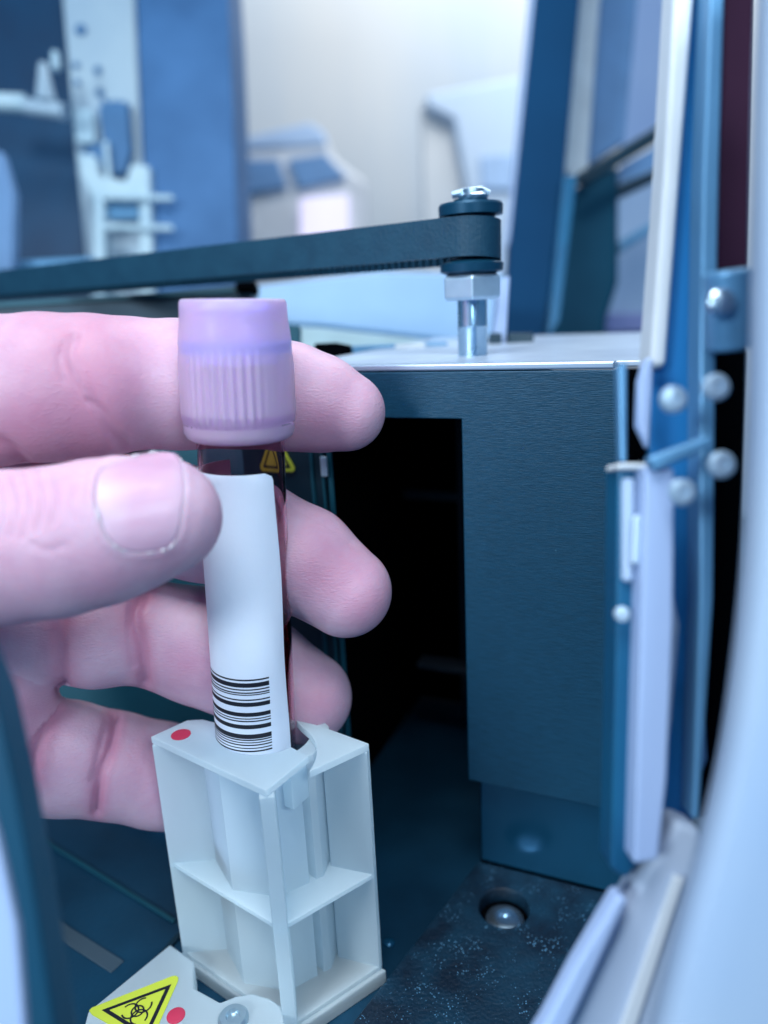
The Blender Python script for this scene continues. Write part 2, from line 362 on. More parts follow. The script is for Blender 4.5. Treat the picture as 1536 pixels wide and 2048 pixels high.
# ------------------------------------------------------------------ speckled deck plate with two countersunk screws
zd = .32
outline = [G(700, 2052, zd), G(957, 1722, zd), G(1262, 1797, zd), G(1450, 1850, zd), G(1300, 2300, zd), G(560, 2230, zd)]
deck = thing('deck_plate', (outline[0]+outline[3])/2*np.array([1, 1, 0]), 'black dusty speckled metal deck plate with a sunken screw in front of the housing', 'metal plate')
hc = G(1008, 1815, zd); hr = .49
# plate with a real hole: ring of quads joined to the outline through a bmesh hole fill
def plate_with_hole(name, outline, hc, hr, t, m, parent):
    bm = bmesh.new(); off = root_loc(parent)
    def loop(pts):
        vs = [bm.verts.new(tuple(np.array(p)*S-off)) for p in pts]
        return [bm.edges.new((vs[i], vs[(i+1) % len(vs)])) for i in range(len(vs))]
    circ = [hc+hr*np.array([math.cos(a), math.sin(a), 0]) for a in np.linspace(0, 2*math.pi, 48, endpoint=False)]
    es = loop(outline)+loop(circ)
    r = bmesh.ops.triangle_fill(bm, edges=es, use_beauty=True)
    fs = [f for f in bm.faces]
    r = bmesh.ops.extrude_face_region(bm, geom=fs)
    for v in [g_ for g_ in r['geom'] if isinstance(g_, bmesh.types.BMVert)]: v.co.z -= t*S
    bmesh.ops.recalc_face_normals(bm, faces=bm.faces)
    me = bpy.data.meshes.new(name); bm.to_mesh(me); bm.free(); me.materials.append(m); me.shade_smooth(); me.set_sharp_from_angle(angle=.6)
    o = bpy.data.objects.new(name, me); COL.objects.link(o); o.parent = parent
    b = o.modifiers.new('bevel', 'BEVEL'); b.width = .03*S; b.segments = 3; b.limit_method = 'ANGLE'; b.harden_normals = True
    return o
pl = plate_with_hole('plate', outline, hc, hr, .31, mt['deck'], deck)
def screw_head(mb, c, ax, r, h, n=32):
    return mb.lathe(c, ax, [(0, r), (h*.4, r), (h*.8, r*.82), (h, r*.5), (h, r*.32), (h*.45, r*.28), (h*.45, 0)], n)
s1 = screw_head(MB(), hc+np.array([0.01, -.02, -.30]), Z, .37, .10).build('screw', mt['chrome'], deck)
MB().lathe(hc+np.array([0, 0, -.305]), Z, [(0, hr-.002), (.02, hr-.05), (.0201, 0)], 40).build('counterbore', mt['black'], deck)
# a little rivet on the floor beside the rack
c = G(778, 1886, 0.0); o = MB().lathe(c+Z*.002, Z, [(0, .12), (.03, .115), (.06, .08), (.075, 0)], 24).build('rivet', mt['steelblue'])
tag(o, 'small round steel rivet set in the blue floor right of the white rack', 'rivet')

# ------------------------------------------------------------------ the belt drive on the housing
ZC = H
yp = 15.2
def vpx(px, y): # world x where pixel column px meets distance y near horizon height
    d = ray(px, 600); return EYE+d*(y/d[1])
pc = vpx(944, yp)
axis0 = np.array([pc[0], pc[1], 0])
def at_h(py, x=944):                                  # height of pixel row py on the pulley axis
    d = ray(x, py); return (EYE+d*(yp/d[1]))[2]
zt_b, zb_b = at_h(436), at_h(514)
drive = thing('pulley_post', axis0+Z*ztop, 'steel post with hex nut carrying a dark flanged pulley on the housing top', 'pulley')
rp = .62
shaft = MB(); kw = []
shaft.lathe(axis0, Z, [(ztop+.1, .29), (at_h(657), .29), (at_h(653), .31), (at_h(651), .29), (at_h(590), .29)], 40,
            e1=np.array([0, -1., 0]), rf=lambda t, h, k: -.07 if (t < .12 or t > 2*math.pi-.12) else 0)
shaft.build('shaft', mt['chrome'], drive)
MB().lathe(axis0, Z, [(at_h(600), .56), (at_h(594), .61), (at_h(556), .61), (at_h(550), .55)], 6, e1=np.array([-.1, -1, 0])).build('hex_nut', mt['nut'], drive, bevel=.03)
MB().lathe(axis0, Z, [(at_h(550), .45), (at_h(543), .60), (at_h(528), .61), (at_h(523), .54), (at_h(520), .45)], 48).build('lower_flange', mt['pulley'], drive)
MB().lathe(axis0, Z, [(zb_b, .46), (zt_b, .46)], 40).build('hub', mt['pulley'], drive)
MB().lathe(axis0, Z, [(at_h(434), .45), (at_h(431), .605), (at_h(412), .61), (at_h(407), .58), (at_h(405), .32), (at_h(399), .32), (at_h(395), .2)], 48).build('upper_flange', mt['pulley'], drive)
sc_ = MB().lathe(axis0+np.array([.05, 0, 0]), Z, [(at_h(400), .27), (at_h(392), .30), (at_h(386), .22), (at_h(378), .2), (at_h(376), 0)], 20)
sc_.tube([axis0+Z*at_h(390)+R*-.35, axis0+Z*at_h(384)+R*-.1, axis0+Z*at_h(380)+R*.2, axis0+Z*at_h(388)+R*.35], .07, 10)
sc_.build('retaining_screw', mt['chrome'], drive)
# belt loop towards far left
farp = vpx(-260, 29.5); farc = np.array([farp[0], farp[1], 0]); bd = farc-axis0; Lb = np.linalg.norm(bd); bd /= Lb; bn = np.cross(Z, bd)
def belt_loop(r):
    pts = []
    for a in np.linspace(math.pi/2, -math.pi/2, 25): pts.append(axis0-bd*r*math.cos(a)+bn*r*math.sin(a))
    for a in np.linspace(-math.pi/2, math.pi/2, 25): pts.append(farc+bd*r*math.cos(a)+bn*r*math.sin(a))
    return pts
ro, ri = .57, .50
A, B = belt_loop(ro), belt_loop(ri); n = len(A); bb = MB()
away = bn if bn[1] > 0 else -bn
def sag(p): return p-Z*.11*(np.dot(p-axis0, away)/ro*.5+.5)
A = [sag(p) for p in A]; B = [sag(p) for p in B]
vs = [p+Z*zb_b for p in A]+[p+Z*zt_b for p in A]+[p+Z*zb_b for p in B]+[p+Z*zt_b for p in B]
fs = []
for i in range(n):
    j = (i+1) % n
    fs += [(i, j, n+j, n+i), (2*n+j, 2*n+i, 3*n+i, 3*n+j), (i, 2*n+i, 2*n+j, j), (n+i, n+j, 3*n+j, 3*n+i)]
bb.add(vs, fs)
ts = np.arange(.2, Lb, .17)
for sgn in (1, -1):
    for t in ts:
        c = sag(axis0+bd*t+bn*sgn*ri); bb.box(c-bd*.045+Z*(zb_b+.0), bd*.09, -bn*sgn*.11, Z*(zt_b-zb_b))
o = bb.build('drive_belt', mt['rubber'], smooth=False); tag(o, 'dark blue toothed rubber belt looped round the pulley and running left', 'belt')
o = MB().tube([farc+Z*(zb_b-3), farc+Z*(zt_b+.2)], .55, 24).build('idler_post', mt['pulley']); tag(o, 'dark idler post turning the far left end of the belt', 'post')
# rail under the belt on the left
rl = thing('guide_rail', P(250, 600, 22), 'dark blue guide rail under the belt behind the index finger', 'rail')
slab([(-300, 640), (500, 566), (503, 596), (470, 600), (468, 640), (-300, 720)], 21, 1.2).build('rail_body', mt['rail'], rl, bevel=.04)
slab([(-300, 622), (468, 577), (468, 584), (-300, 633)], 20.9, .1).build('rail_lip', mt['teal'], rl)
slab([(470, 560), (509, 557), (509, 576), (470, 580)], 20.6, .8).build('end_stop', mt['black'], rl, bevel=.03)
# pale body behind the belt, ledge and clutter on the housing top
o = slab([(470, 575), (760, 540), (1010, 545), (1010, 690), (900, 682), (640, 652), (470, 650)], 24, 3).build('cover_plate', mt['palebody'], bevel=.15); tag(o, 'pale blue machine cover behind the belt and the purple cap', 'cover')
o = slab([(560, 650), (640, 655), (900, 684), (1010, 692), (1010, 712), (560, 716)], 22.5, 3).build('ledge', mt['paleteal'], bevel=.08); tag(o, 'pale teal ledge below the blue cover behind the index fingertip', 'ledge')
cl = thing('slide_bar', P(760, 715, 19), 'low dark slide bar lying on the housing top left of the post', 'bar')
slab([(628, 686), (672, 684), (704, 690), (704, 722), (628, 722)], 17.5, .8).build('end_block', mt['black'], cl, bevel=.05)
slab([(672, 692), (895, 682), (895, 712), (672, 716)], 18.6, 1).build('bar_body', mt['midblue'], cl, bevel=.05)
slab([(790, 688), (850, 685), (852, 698), (790, 700)], 18.45, .15).build('brass_plate', mt['offwhite'], cl, bevel=.02)
c = P(888, 706, 17.6); o = MB().lathe(c-Z*.2, Z, [(0, .2), (.26, .2), (.3, .15)], 6).build('bolt_head', mt['nut'], bevel=.02); tag(o, 'small hex bolt head on the housing top left of the post', 'bolt')
o = slab([(1000, 560), (1020, 550), (1012, 690), (985, 700)], 18.5, .8).build('small_bracket', mt['lavender'], bevel=.04); tag(o, 'thin pale bracket standing right behind the pulley post', 'bracket')
for x, wd in ((992, 12), (1042, 26)):
    o = slab([(x-wd, 665), (x+wd, 665), (x+wd, 716), (x-wd, 716)], 18.3, .5).build('spacer_foot', mt['jamb'], bevel=.04)
    tag(o, 'dark square spacer foot '+('directly right of the steel post' if x < 1000 else 'under the dark leaning strut'), 'foot')

# ------------------------------------------------------------------ leaning strut and door frame, right
st = thing('door_strut', P(1040, 690, 28.00), 'broad dark blue leaning strut right of the pulley', 'strut')
slab([(1078, -80), (1168, -80), (1130, 345), (1112, 520), (1086, 680), (1008, 690), (1020, 480)], 28.00, .8).build('strut_body', mt['strut'], st, bevel=.08)
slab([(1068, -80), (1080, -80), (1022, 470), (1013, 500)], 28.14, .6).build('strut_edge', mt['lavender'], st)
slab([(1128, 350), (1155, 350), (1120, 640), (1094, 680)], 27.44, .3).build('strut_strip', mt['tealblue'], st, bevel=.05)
o = slab([(1170, -80), (1206, -80), (1176, 340), (1150, 362), (1128, 335)], 32.20, .5).build('glass_edge', mt['offwhite'], bevel=.1); tag(o, 'cream white narrow window edge right of the dark strut', 'window edge')
o = slab([(1206, -80), (1284, -80), (1250, 280), (1176, 330)], 33.60, .5).build('window_post', mt['duskblue'], bevel=.1); tag(o, 'dusky blue post behind the cream window edge', 'post')
o = slab([(1340, 235), (1345, 262), (1180, 362), (1150, 365), (1155, 345)], 31.50, .4).build('cross_bar', mt['jamb'], bevel=.1); tag(o, 'dark diagonal bar crossing the upper right window', 'bar')
o = slab([(1284, -80), (1400, -80), (1345, 235), (1240, 300)], 42.00, .4).build('side_window', mt['lavender'], bevel=.1); tag(o, 'pale lavender pane above the dark diagonal bar', 'window')
mt['tealdark'] = mat('deep_teal_casting', (.003, .065, .12), .6, 0, spec=.2)
cb = thing('cable_block', P(1200, 640, 33.60), 'dark teal machine block right of the strut under the diagonal bar', 'machine block')
slab([(1150, 370), (1240, 325), (1240, 560), (1215, 640), (1215, 700), (1085, 700)], 33.60, 2).build('block_body', mt['tealdark'], cb, bevel=.3)
slab([(1240, 330), (1340, 275), (1330, 330), (1240, 372)], 35.00, .5).build('fin', mt['duskblue'], cb, bevel=.1)
slab([(1225, 372), (1330, 330), (1330, 350), (1225, 400)], 34.44, .5).build('fin', mt['rail'], cb, bevel=.1)
slab([(1240, 480), (1325, 430), (1325, 450), (1240, 505)], 34.44, .5).build('fin', mt['midblue'], cb, bevel=.1)
o = slab([(1210, 380), (1345, 330), (1345, 720), (1205, 720)], 42.00, 1).build('rear_panel', mt['paleblue'], bevel=.1); tag(o, 'pale blue rear panel between the cable block and the white door frame', 'panel')
o = slab([(1000, 664), (1180, 664), (1180, 700), (1000, 704)], 37.80, 1).build('pink_box', mat('dusty_pink_card', (.36, .24, .40), .6), bevel=.1); tag(o, 'dusty pink box low behind the strut foot', 'box')
o = slab([(1215, 625), (1310, 625), (1310, 660), (1215, 665)], 39.20, 1).build('violet_box', mat('violet_card', (.26, .30, .60), .6), bevel=.1); tag(o, 'violet box low beside the white door frame', 'box')

fr = thing('door_frame', P(1360, 1650, 8.18), 'tall white and blue metal door frame along the right side', 'door frame')
slab([(1352, -80), (1397, -80), (1363, 350), (1334, 735), (1300, 735), (1328, 350)], 9.12, .5).build('white_post', mt['offwhite'], fr, bevel=.08)
slab([(1385, -80), (1422, -80), (1408, 350), (1402, 700), (1402, 1200), (1385, 1640), (1300, 1700), (1295, 1300), (1304, 735), (1340, 350)], 9.35, .4).build('blue_post', mt['blue'], fr, bevel=.05)
slab([(1422, -80), (1452, -80), (1440, 350), (1433, 700), (1428, 1200), (1400, 1640), (1385, 1640), (1400, 1200), (1400, 700), (1406, 350)], 8.8, .4).build('edge_strip', mt['midblue'], fr, bevel=.05)
slab([(1290, 935), (1350, 935), (1348, 1250), (1335, 1560), (1318, 1720), (1268, 1730), (1280, 1300)], 8.30, .5).build('lower_post', mt['lavender'], fr, bevel=.04)
slab([(1330, 1100), (1362, 1250), (1345, 1450), (1318, 1640)], 8.8, .3).build('lower_web', mt['cover'], fr, bevel=.05)
slab([(1295, 915), (1420, 868), (1432, 890), (1310, 945)], 8.18, .2).build('strap', mt['midblue'], fr, bevel=.05)
for x, y in ((1345, 800), (1430, 775), (1441, 930), (1362, 985)):
    c = P(x, y, 8.12); MB().lathe(c, -F, [(0, .15), (.04, .15), (.075, .12), (.085, .05), (.06, .045), (.06, 0)], 24).build('screw', mt['nut'], fr)
# folded bracket between the panel and the frame
bk = thing('hinge_bracket', P(1265, 1650, 8.55), 'folded metal bracket between the dark panel and the door frame', 'bracket')
slab([(1236, 930), (1302, 930), (1302, 1400), (1285, 1720), (1255, 1760), (1222, 1740), (1232, 1300)], 8.62, .5).build('bracket_body', mt['tealblue'], bk, bevel=.05)
slab([(1236, 926), (1306, 926), (1306, 940), (1236, 940)], 8.46, .5).build('bracket_lip', mt['offwhite'], bk, bevel=.04)
slab([(1246, 955), (1272, 955), (1270, 1165), (1246, 1165)], 8.53, .12).build('latch', mt['paleblue'], bk, bevel=.05)
slab([(1268, 1030), (1286, 1030), (1282, 1130), (1264, 1130)], 8.40, .12).build('bracket_glint', mt['glint'], bk, bevel=.04)  # pale sliver stands in for a glint on the bracket
slab([(1236, 728), (1256, 722), (1256, 925), (1241, 925)], 8.93, .2).build('upright', mt['midblue'], bk, bevel=.04)
slab([(1292, 716), (1310, 712), (1300, 900), (1276, 850), (1280, 760)], 8.75, .2).build('hook', mt['lavender'], bk, bevel=.05)
c = P(1243, 1228, 8.49); MB().lathe(c, -F, [(0, .09), (.05, .08), (.07, 0)], 16).build('rivet', mt['glint'], bk)  # pale dot drawn as another small glint on the bracket
o = slab([(1258, 735), (1295, 735), (1290, 925), (1250, 925)], 9.43, .3).build('painted_gap_shade', mt['black']); tag(o, 'narrow black sheet standing for shade in the gap at the panel top right corner', 'plate')  # black sheet paints the darkness of an empty gap
# maroon bar, dark bar and piston on the far right
o = slab([(1450, -80), (1515, -80), (1500, 545), (1432, 545)], 10.38, 1).build('maroon_bar', mt['maroon'], bevel=.1); tag(o, 'dark maroon upright bar at the upper right edge', 'bar')
hg = thing('bar_hinge', P(1450, 700, 8.81), 'blue grey round door hinge under the maroon bar', 'hinge')
MB().tube([P(1453, 540, 8.30), P(1455, 700, 8.55)], .25, 28).build('hinge_barrel', mt['midblue'], hg, bevel=.05)
MB().lathe(P(1440, 605, 8.12), -F, [(0, .15), (.06, .14), (.1, .07), (.11, 0)], 20).build('screw', mt['chrome'], hg)
o = slab([(1425, 690), (1500, 690), (1480, 1300), (1420, 1640), (1320, 1640), (1390, 1300)], 10.06, 1).build('black_upright', mt['black'], bevel=.1); tag(o, 'black upright panel below the round hinge', 'panel')
o = slab([(1380, 1370), (1412, 1385), (1418, 1520), (1402, 1560)], 9.18, .3).build('reflection_strip', mt['duskblue'], bevel=.1); tag(o, 'dim violet strip standing for a reflection on the black upright above the grey rails', 'strip')  # violet strip drawn in as a reflection on the upright

# ------------------------------------------------------------------ near foreground, right: curved cover and rails
edge = curve_pts([(1518, -150), (1506, 200), (1500, 600), (1494, 900), (1478, 1180), (1440, 1480), (1394, 1680), (1345, 1860), (1270, 2160)])
cv = MB(); prof = []
rows = []
for (x, y) in edge:                                              # rolled edge swept into a broad side
    row = []
    for k, (dx, dd) in enumerate(((18, 1.3), (4, .9), (0, .55), (6, .25), (28, .04), (70, -.05), (130, -.03), (230, -.05), (330, .1), (330, 1.3))):
        row.append(P(x+dx, y+dx*.25, 6.6+dd))
    rows.append(row)
nr = len(rows[0]); vs = [p for r in rows for p in r]
fs = [(i*nr+j, i*nr+(j+1) % nr, (i+1)*nr+(j+1) % nr, (i+1)*nr+j) for i in range(len(rows)-1) for j in range(nr)]
fs += [tuple(range(nr)), tuple(range((len(rows)-1)*nr+nr-1, (len(rows)-1)*nr-1, -1))]
o = cv.add(vs, fs).build('curved_cover', mt['cover'], ang=1.2); tag(o, 'smooth pale blue curved machine cover along the right edge nearest the viewer', 'cover')
o = slab([(1352, 1638), (1408, 1662), (1400, 1800), (1320, 2180), (1040, 2180), (1110, 2050), (1240, 1835)], 8.6, .5).build('upper_rail', mt['cover2'], bevel=.12, seg=4); tag(o, 'pale grey slanting rail beside the curved cover, the upper of two', 'rail')
MB().extrude(pix([(1345, 1745), (1364, 1752), (1225, 2180), (1190, 2180)], 8.6), -F*.08).build('ridge', mt['offwhite'], o, bevel=.02)
rl2 = slab([(1236, 1790), (1262, 1800), (1215, 1900), (1085, 2180), (1010, 2180), (1090, 2048), (1150, 1935)], 8.3, .3).build('lower_rail', mt['lavender'], bevel=.08, seg=3); tag(rl2, 'lavender slanting rail bordering the speckled deck plate', 'rail')
# near foreground, left: teal bar and pale strip
o = slab([(-70, 1260), (-12, 1400), (30, 1590), (68, 1800), (120, 2150), (62, 2150), (38, 1850), (-2, 1670), (-70, 1440)], 7.2, .5).build('teal_bar', mt['tealbar'], bevel=.06); tag(o, 'out of focus dark teal bar at the lower left edge', 'bar')
o = slab([(-260, 1340), (-70, 1440), (-4, 1670), (34, 1850), (58, 2150), (-260, 2150)], 7.5, .3).build('pale_strip', mt['lavender'], bevel=.06); tag(o, 'pale strip left of the dark teal bar in the lower left corner', 'strip')

# ------------------------------------------------------------------ tray walls behind and below the hand
o = slab([(-300, 650), (600, 650), (600, 1420), (480, 1500), (-300, 1500)], 18.5, .4).build('side_plate', mt['teal'], bevel=.05); tag(o, 'teal metal plate seen through the gaps between the fingers', 'plate')
tr = thing('floor_track', G(180, 1750, 0), 'dark floor track with thin light edges under the little finger', 'track')
def strip_on_floor(a, b, wd, h, name, m):
    a, b = G(*a, 0.004), G(*b, 0.004); d = b-a; nn = np.cross(Z, d/np.linalg.norm(d)); MB().box(a-nn*wd/2, b-a, nn*wd, Z*h).build(name, m, tr, bevel=.02)
strip_on_floor((20, 1640), (350, 1845), .09, .05, 'track_edge', mt['teal'])
strip_on_floor((215, 1610), (420, 1700), .10, .25, 'track_edge', mt['midblue'])
strip_on_floor((70, 1830), (235, 1935), .30, .03, 'pale_floor_strip', mat('grey_floor_strip', (.05, .085, .12), .6))  # low flat grey strip, lighter than the floor around it
strip_on_floor((200, 2060), (360, 1870), .12, .06, 'track_edge', mt['jamb'])

# ------------------------------------------------------------------ far background
o = slab([(250, -500), (426, -500), (458, 0), (481, 620), (310, 640), (285, 300)], 34, 4).build('cabinet_side', mt['cabinet'], bevel=.1); tag(o, 'tall dull blue cabinet side behind the belt', 'cabinet')
o = slab([(-400, -80), (130, -80), (150, 200), (170, 420), (190, 640), (-400, 640)], 38, 2).build('dark_backboard', mt['darkback'], bevel=.1); tag(o, 'deep blue backboard in the upper left corner', 'backboard')
ic = thing('dispenser_column', P(220, 560, 33), 'pale metal instrument column with holes left of the blue cabinet', 'instrument')
slab([(118, -80), (266, -80), (283, 300), (310, 640), (185, 640), (150, 300)], 35, 1).build('column_body', mt['column'], ic, bevel=.1)
for x, y, r in ((162, 60, .26), (152, 131, .16), (196, 142, .2), (155, 165, .15), (200, 186, .2), (210, 205, .15)):
    MB().lathe(P(x, y, 34.95), -F, [(0, r), (.06, r), (.07, 0)], 16).build('hole', mt['greyblue'], ic)
slab([(195, 212), (225, 198), (256, 202), (262, 300), (250, 345), (215, 350), (160, 300), (205, 280)], 34.4, .5).build('motor_block', mt['greyblue'], ic, bevel=.1)
slab([(142, 215), (185, 215), (190, 285), (150, 285)], 34.3, .5).build('white_clamp', mt['whitepl'], ic, bevel=.15)
slab([(205, 282), (215, 280), (222, 360), (212, 362)], 34.0, .2).build('needle', mt['whitepl'], ic, bevel=.05)
fm = MB(); slab([(155, 305), (190, 308), (198, 350), (250, 360), (262, 325), (298, 330), (305, 520), (312, 640), (275, 640), (278, 390), (208, 388), (212, 640), (185, 640), (185, 400), (160, 350)], 33.5, .6, fm)
fm.build('front_yoke', mt['whitepl'], ic, bevel=.12)
for y in (392, 452):
    slab([(205, y-8), (345, y-3), (346, y+8), (205, y+6)], 33.2, .25).build('cross_pin', mt['whitepl'], ic, bevel=.08)
slab([(208, 405), (278, 405), (278, 436), (208, 436)], 33.9, .2).build('slide_block', mt['midblue'], ic, bevel=.05)
pp = thing('horizontal_pipe', P(60, 215, 33), 'white horizontal pipe with a cone fitting at the left edge', 'pipe')
MB().tube([P(-120, 200, 33), P(52, 208, 33)], .40, 24).build('pipe_body', mt['whitepl'], pp)
MB().tube([P(52, 214, 33), P(128, 224, 33)], .36, 24).build('pipe_collar', mt['column'], pp)
MB().tube([P(92, 205, 33), P(86, 128, 33)], [.45, .18], 20).build('cone_fitting', mt['column'], pp)
MB().tube([P(112, 140, 32.6), P(110, 105, 32.6)], [.2, .16], 20).build('nozzle', mt['whitepl'], pp)
o = slab([(-60, 300), (2, 300), (26, 380), (24, 540), (-60, 545)], 30, .6).build('lilac_case', mt['duskblue'], bevel=.1); tag(o, 'lilac blue case cut off by the left edge above the belt', 'case')
o = slab([(30, 520), (190, 512), (190, 540), (30, 545)], 31, .6).build('low_shelf', mt['midblue'], bevel=.1); tag(o, 'thin blue shelf low in the dark corner above the belt', 'shelf')
for x, y, r in ((60, 300, .35), (38, 288, .25), (120, 360, .25), (150, 520, .35)):
    pass
bx = thing('desktop_printer', P(580, 470, 60), 'pale printer with two dusky blue windows behind the belt', 'printer')
slab([(470, 290), (620, 243), (652, 262), (668, 310), (735, 360), (735, 620), (470, 620)], 62, 6).build('printer_body', mt['paleblue'] if False else mat('pale_warm_case', (.60, .63, .68), .5), bx, bevel=.6)
slab([(470, 276), (620, 243), (650, 262), (655, 290), (470, 300)], 61.8, 1).build('printer_lid', mt['paleblue'], bx, bevel=.3)
slab([(470, 318), (556, 318), (575, 374), (470, 390)], 61.6, .5).build('paper_tray', mt['duskblue'], bx, bevel=.1)
slab([(575, 318), (650, 306), (692, 354), (596, 376)], 61.6, .5).build('paper_tray', mt['duskblue'], bx, bevel=.1)
slab([(600, 395), (697, 388), (697, 480), (600, 490)], 61.4, .4).build('screen', mt['screen'], bx, bevel=.1)
mo = thing('monitor', P(960, 440, 66), 'pale blue monitor back low behind the pulley', 'monitor')
slab([(850, 185), (1090, 140), (1090, 560), (955, 560), (935, 400), (905, 240), (852, 215)], 66, 2).build('screen_back', mat('ice_blue_case', (.50, .60, .72), .5, nscale=4, col2=(.44, .58, .76)), mo, bevel=.5)
slab([(960, 310), (1080, 300), (1080, 380), (965, 380)], 65.7, .4).build('panel_inset', mat('light_blue_inset', (.36, .52, .76), .5), mo, bevel=.2)
slab([(840, 205), (900, 230), (950, 420), (950, 560), (850, 560)], 67, 1).build('stand', mt['wall'], mo, bevel=.3)

# ------------------------------------------------------------------ tube rack
zt = H-6.9
rk0 = G(532, 1581, zt); rkL = G(301, 1473, zt); rkR = G(738, 1487, zt)
cc = G(530, 1456, zt)
rack = thing('tube_rack', (cc[0], cc[1], 0), 'milky white plastic tube rack holding the tube, red dot on its top', 'tube rack')
rin, rout = .79, 1.06
def ang(p): return math.atan2(p[1]-cc[1], p[0]-cc[0])
def arc_pts(a0, a1, r, z, n=40): return [np.array([cc[0]+r*math.cos(a), cc[1]+r*math.sin(a), z]) for a in np.linspace(a0, a1, n)]
tip = G(617, 1512, zt); a_tip = ang(G(600, 1506, zt)); a_l = ang(G(424, 1446, zt)) % (2*math.pi)-2*math.pi
front = [rk0, tip]+arc_pts(a_tip, a_l, rin, zt)+[G(405, 1438, zt), G(374, 1440, zt), rkL]
a_r0 = ang(G(636, 1516, zt))
rightp = [G(x, y, zt) for x, y in [(738, 1487), (640, 1451), (592, 1440)]+[tuple(p) for p in curve_pts([(600, 1450), (620, 1468), (631, 1487), (633, 1507), (628, 1525), (618, 1543)], 6)]]
MB().extrude(front, -Z*.13).build('top_plate', mt['rack'], rack, bevel=.02)
MB().extrude(rightp, -Z*.13).build('top_plate', mt['rack'], rack, bevel=.02)
zb_r = .30
arc = np.linspace(a_r0+.02, a_tip+2*math.pi-.02, 220)
tf = ang(rk0); rout = 1.09
def octr(a): return rout*math.cos(math.pi/8)/math.cos((a-tf) % (math.pi/4)-math.pi/8)
cs = [np.array([cc[0]+octr(a)*math.cos(a), cc[1]+octr(a)*math.sin(a), zt-.131]) for a in arc]+[np.array([cc[0]+rin*math.cos(a), cc[1]+rin*math.sin(a), zt-.131]) for a in arc[::-1]]
MB().extrude(cs, -Z*(zt-.131-zb_r)).build('sleeve', mt['rack'], rack, ang=.3)
# lip of the slot under the front half
lipd = (G(617, 1512, zt)-rk0); lipd /= np.linalg.norm(lipd); lipn = np.cross(Z, lipd)
if np.dot(lipn, cc-rk0) < 0: lipn = -lipn
lp = G(617, 1512, zt); MB().box(lp-Z*.131-lipd*.42+lipn*.03, lipd*.40, lipn*.2, -Z*.62).build('slot_lip', mt['rack'], rack, bevel=.02)
# ribs from the sleeve to the corners
def rib(corner, th=.15, inset=.02):
    c = np.array([corner[0], corner[1], 0]); c0 = np.array([cc[0], cc[1], 0]); d = c-c0; Lr = np.linalg.norm(d); d /= Lr; nn = np.cross(Z, d)
    s = c0+d*(rout-.03)
    MB().box(s-nn*th/2+Z*zb_r, d*(Lr-rout+.03-inset), nn*th, Z*(zt-.131-zb_r)).build('rib', mt['rack'], rack, bevel=.025)
rib(rk0, .24); rib(rkL, .14); rib(rkR, .14)
# shelves
def scaled(pts, z, k=1.0):
    return [np.array([cc[0]+(p[0]-cc[0])*k, cc[1]+(p[1]-cc[1])*k, z]) for p in pts]
full = [rk0, rkR, G(640, 1453, zt), cc+np.array([.5, .55, 0]), cc+np.array([-.5, .7, 0]), G(405, 1438, zt), G(374, 1440, zt), rkL]
zm = H-9.42
MB().extrude(scaled(full, zm, .995), -Z*.10).build('middle_shelf', mt['rack'], rack, bevel=.02)
MB().extrude(scaled(full, .40, 1.0), -Z*.10).build('bottom_shelf', mt['rack'], rack, bevel=.02)
MB().extrude(scaled(full, .30, 1.04), -Z*.296).build('foot', mt['rack'], rack, bevel=.03)
# red dot on the top
def disc(mb, c, r, h=.012, n=36): return mb.lathe(c, Z, [(0, r), (h, r), (h+.002, r*.97), (h+.002, 0)], n)
o = disc(MB(), G(362, 1470, zt)+Z*.002, .165).build('red_dot', mt['red'], rack)
# base plate with warning label
zp = .66
bp_px = [(340, 1888), (388, 1922), (388, 1975), (440, 2004), (470, 1992), (505, 1986), (540, 1996), (562, 2012), (575, 2075), (520, 2200), (230, 2260), (150, 2120), (176, 2022)]
bpm = MB().extrude([G(x, y, zp) for x, y in bp_px], -Z*.55).build('base_plate', mt['rack'], rack, bevel=.04, seg=3)
zs = zp+.004
s_ax = G(355, 1955, zs)-G(180, 2030, zs)
cpts = [(352, 1952), (357, 1956), (356, 1963), (303, 2082), (295, 2090), (286, 2088), (184, 2030), (178, 2022), (184, 2016), (344, 1953)]
lab = MB().extrude([G(x, y, zs) for x, y in cpts], Z*.010).build('warning_label', mt['yellow'], bpm)
A_, B_, C_ = G(343, 1968, zs+.014), G(203, 2020, zs+.014), G(293, 2076, zs+.014)
ctr = (A_+B_+C_)/3
q = MB(); o3 = [A_, B_, C_]; i3 = [ctr+(p-ctr)*.80 for p in o3]
q.add(o3+i3, [(0, 1, 4, 3), (1, 2, 5, 4), (2, 0, 3, 5)]).build('black_triangle', mt['ink'], lab, smooth=False)
# biohazard symbol: three open rings around a small circle
def arc_strip(mb, c, r0, r1, a0, a1, n=28):
    vs = []; 
    for a in np.linspace(a0, a1, n):
        for r in (r0, r1): vs.append(c+np.array([math.cos(a), math.sin(a), 0])*r)
    return mb.add(vs, [(2*i, 2*i+1, 2*i+3, 2*i+2) for i in range(n-1)])
up = (A_+C_)/2-B_; th0 = math.atan2(up[1], up[0])+math.pi
bio = MB(); cb_ = ctr+Z*.001; rs = .125; cr_ = G(275, 2022, zs+.015)
for k in range(3):
    a = th0+k*2.0944; c2 = cr_+rs*np.array([math.cos(a), math.sin(a), 0])*1.0
    arc_strip(bio, c2+Z*.0004*k, .12, .148, a+.55, a+2*math.pi-.55)
arc_strip(bio, cr_+Z*.002, .085, .112, 0, 2*math.pi, 40)
bio.build('biohazard_symbol', mt['ink'], lab, smooth=False)
disc(MB(), G(352, 2032, zp)+Z*.002, .15).build('red_dot', mt['red'], bpm)
sc2 = G(467, 2040, zp)
